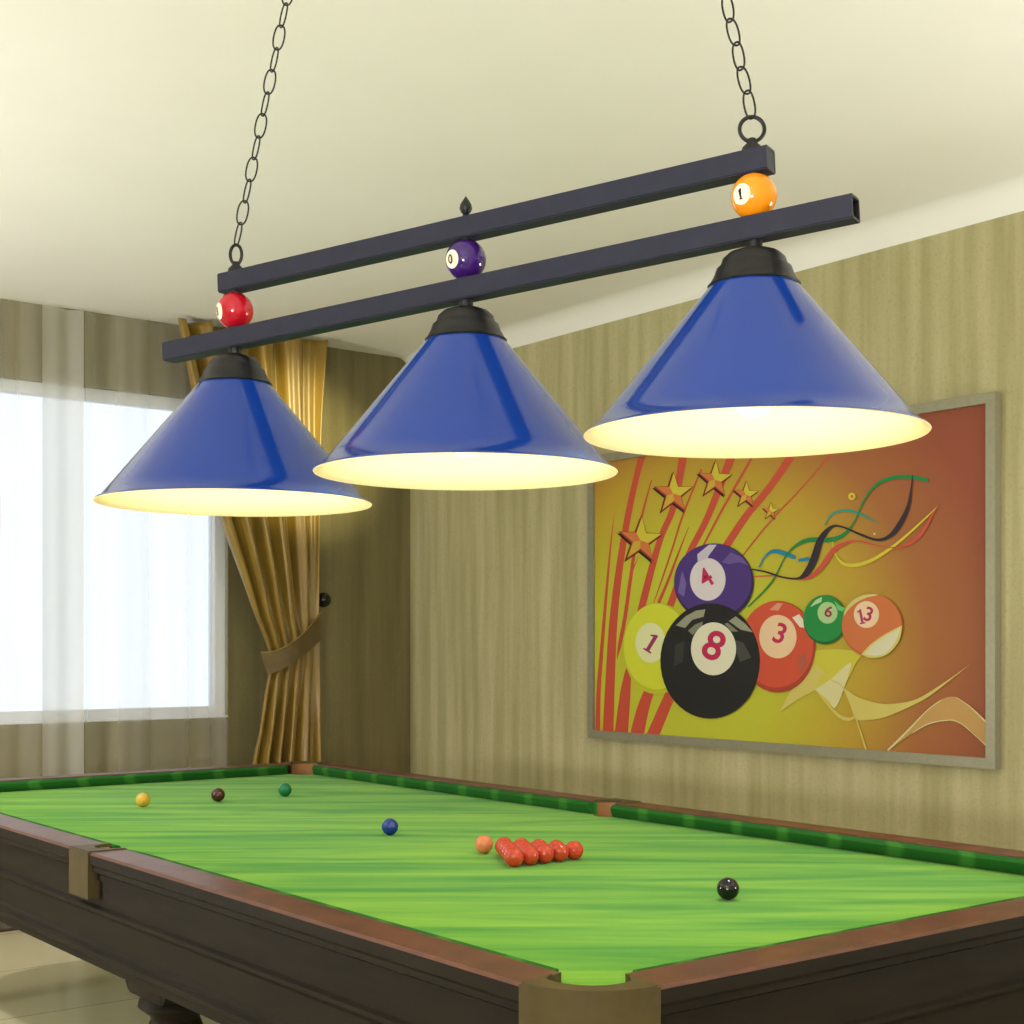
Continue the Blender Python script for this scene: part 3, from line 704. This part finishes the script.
apoly([(346, 556), (362, 545), (384, 562), (402, 582), (374, 576)], HL, c1); apoly([(336, 562), (344, 560), (368, 580), (352, 580)], amat((124, 126, 106)), c1)
apoly([(352, 596), (380, 606), (398, 640), (372, 650)], HD, c1); apoly([(222, 612), (244, 602), (240, 650), (220, 660)], amat((52, 52, 48)), c1)
ell(311, 620, 52, 61, amat((224, 220, 194))); num('8', 312, 612, 70, 70, .42, CRIM)
abal(568, 553, 50, 57, (30, 136, 62), (16, 92, 44), (574, 537, 23, 25), (170, 200, 140)); num('6', 577, 534, 26, 28, .3, (150, 40, 70))
apoly([(534, 524), (546, 508), (562, 500), (560, 512), (546, 518)], amat((170, 210, 150)), c1); apoly([(590, 510), (604, 522), (616, 526), (608, 534), (598, 530)], amat((110, 190, 110)), c1)
abal(677, 567, 70, 73, (202, 112, 62), (188, 100, 54)); 
apoly(catmull([(612, 535), (628, 512), (652, 498), (676, 494), (690, 496), (664, 502), (640, 514), (622, 530), (612, 545)], 3), amat((206, 196, 120)), c1)
ell(664, 541, 29, 31, amat((234, 202, 164))); num('1', 651, 546, 34, 34, -.2, (176, 50, 110)); num('3', 669, 540, 34, 32, .3, (176, 40, 84))
apoly(catmull([(652, 633), (676, 608), (708, 586), (746, 566)], 5)+catmull([(745, 580), (738, 604), (716, 630), (690, 640), (668, 640)], 5), amat((210, 200, 110)), c1)
apoly(catmull([(660, 632), (680, 611), (710, 590), (742, 572)], 5)+catmull([(738, 588), (728, 608), (708, 630), (684, 636)], 5), amat((214, 208, 176)), c1)
ab = link('printed_canvas', ART, amats, pic, smooth='raw')

# ------------------------------------------------------------------ lights, world, camera
w = bpy.data.worlds.new('World'); S.world = w; w.use_nodes = True
bg = w.node_tree.nodes['Background']; bg.inputs['Color'].default_value = (.91, .955, 1.0, 1); bg.inputs['Strength'].default_value = 1.4
def area(name, loc, size, power, rgb, target):
    ld = bpy.data.lights.new(name, 'AREA'); ld.shape = 'DISK'; ld.size = size; ld.energy = power; ld.color = rgb
    o = bpy.data.objects.new(name, ld); COL.objects.link(o); o.location = loc
    o.rotation_euler = (Vector(target)-Vector(loc)).to_track_quat('-Z', 'Y').to_euler(); return o
def spot(name, loc, target, power, rgb, ang, blend, radius):
    ld = bpy.data.lights.new(name, 'SPOT'); ld.energy = power; ld.color = rgb; ld.spot_size = math.radians(ang); ld.spot_blend = blend; ld.shadow_soft_size = radius
    o = bpy.data.objects.new(name, ld); COL.objects.link(o); o.location = loc
    o.rotation_euler = (Vector(target)-Vector(loc)).to_track_quat('-Z', 'Y').to_euler(); return o
WARM = (1, .975, .955)
# added unseen fill lights: discs aim at the ceiling, spots at floor, table, curtain
area('fill_up_left', (-1.6, -3.4, 1.1), .6, 90, WARM, (-1.3, -1.9, 3.1))
spot('fill_down_window_side', (-1.5, -2.6, 3.06), (-1.7, -1.6, 0), 180, WARM, 110, .8, .06)
area('fill_up_behind', (4.1, -3.6, 1.2), .6, 76, WARM, (3.2, -2.6, 3.1))
area('fill_up_right', (3.5, 1.6, 1.2), .6, 52, WARM, (2.5, 1.2, 3.1))
spot('fill_down_table', (1.5, .35, 3.06), (.7, .1, .8), 84, WARM, 100, .8, .06)
spot('fill_spot_curtain', (1.2, -.6, 3.06), (-3.1, 1.45, 2.5), 1400, (1, .9, .5), 13, .9, .06)
cd = bpy.data.cameras.new('Camera'); cam = bpy.data.objects.new('Camera', cd); COL.objects.link(cam)
cd.sensor_width = 36; cd.lens = F/1024*36; cd.shift_y = (646-512)/1024; cd.clip_start = .05
cam.location = CAM; cam.rotation_euler = (PI/2, 0, math.atan2(-FW.x, FW.y)); S.camera = cam
S.view_settings.view_transform = 'Standard'; S.view_settings.look = 'None'; S.view_settings.exposure = 0.0; S.view_settings.gamma = 1
S.view_settings.use_curve_mapping = False
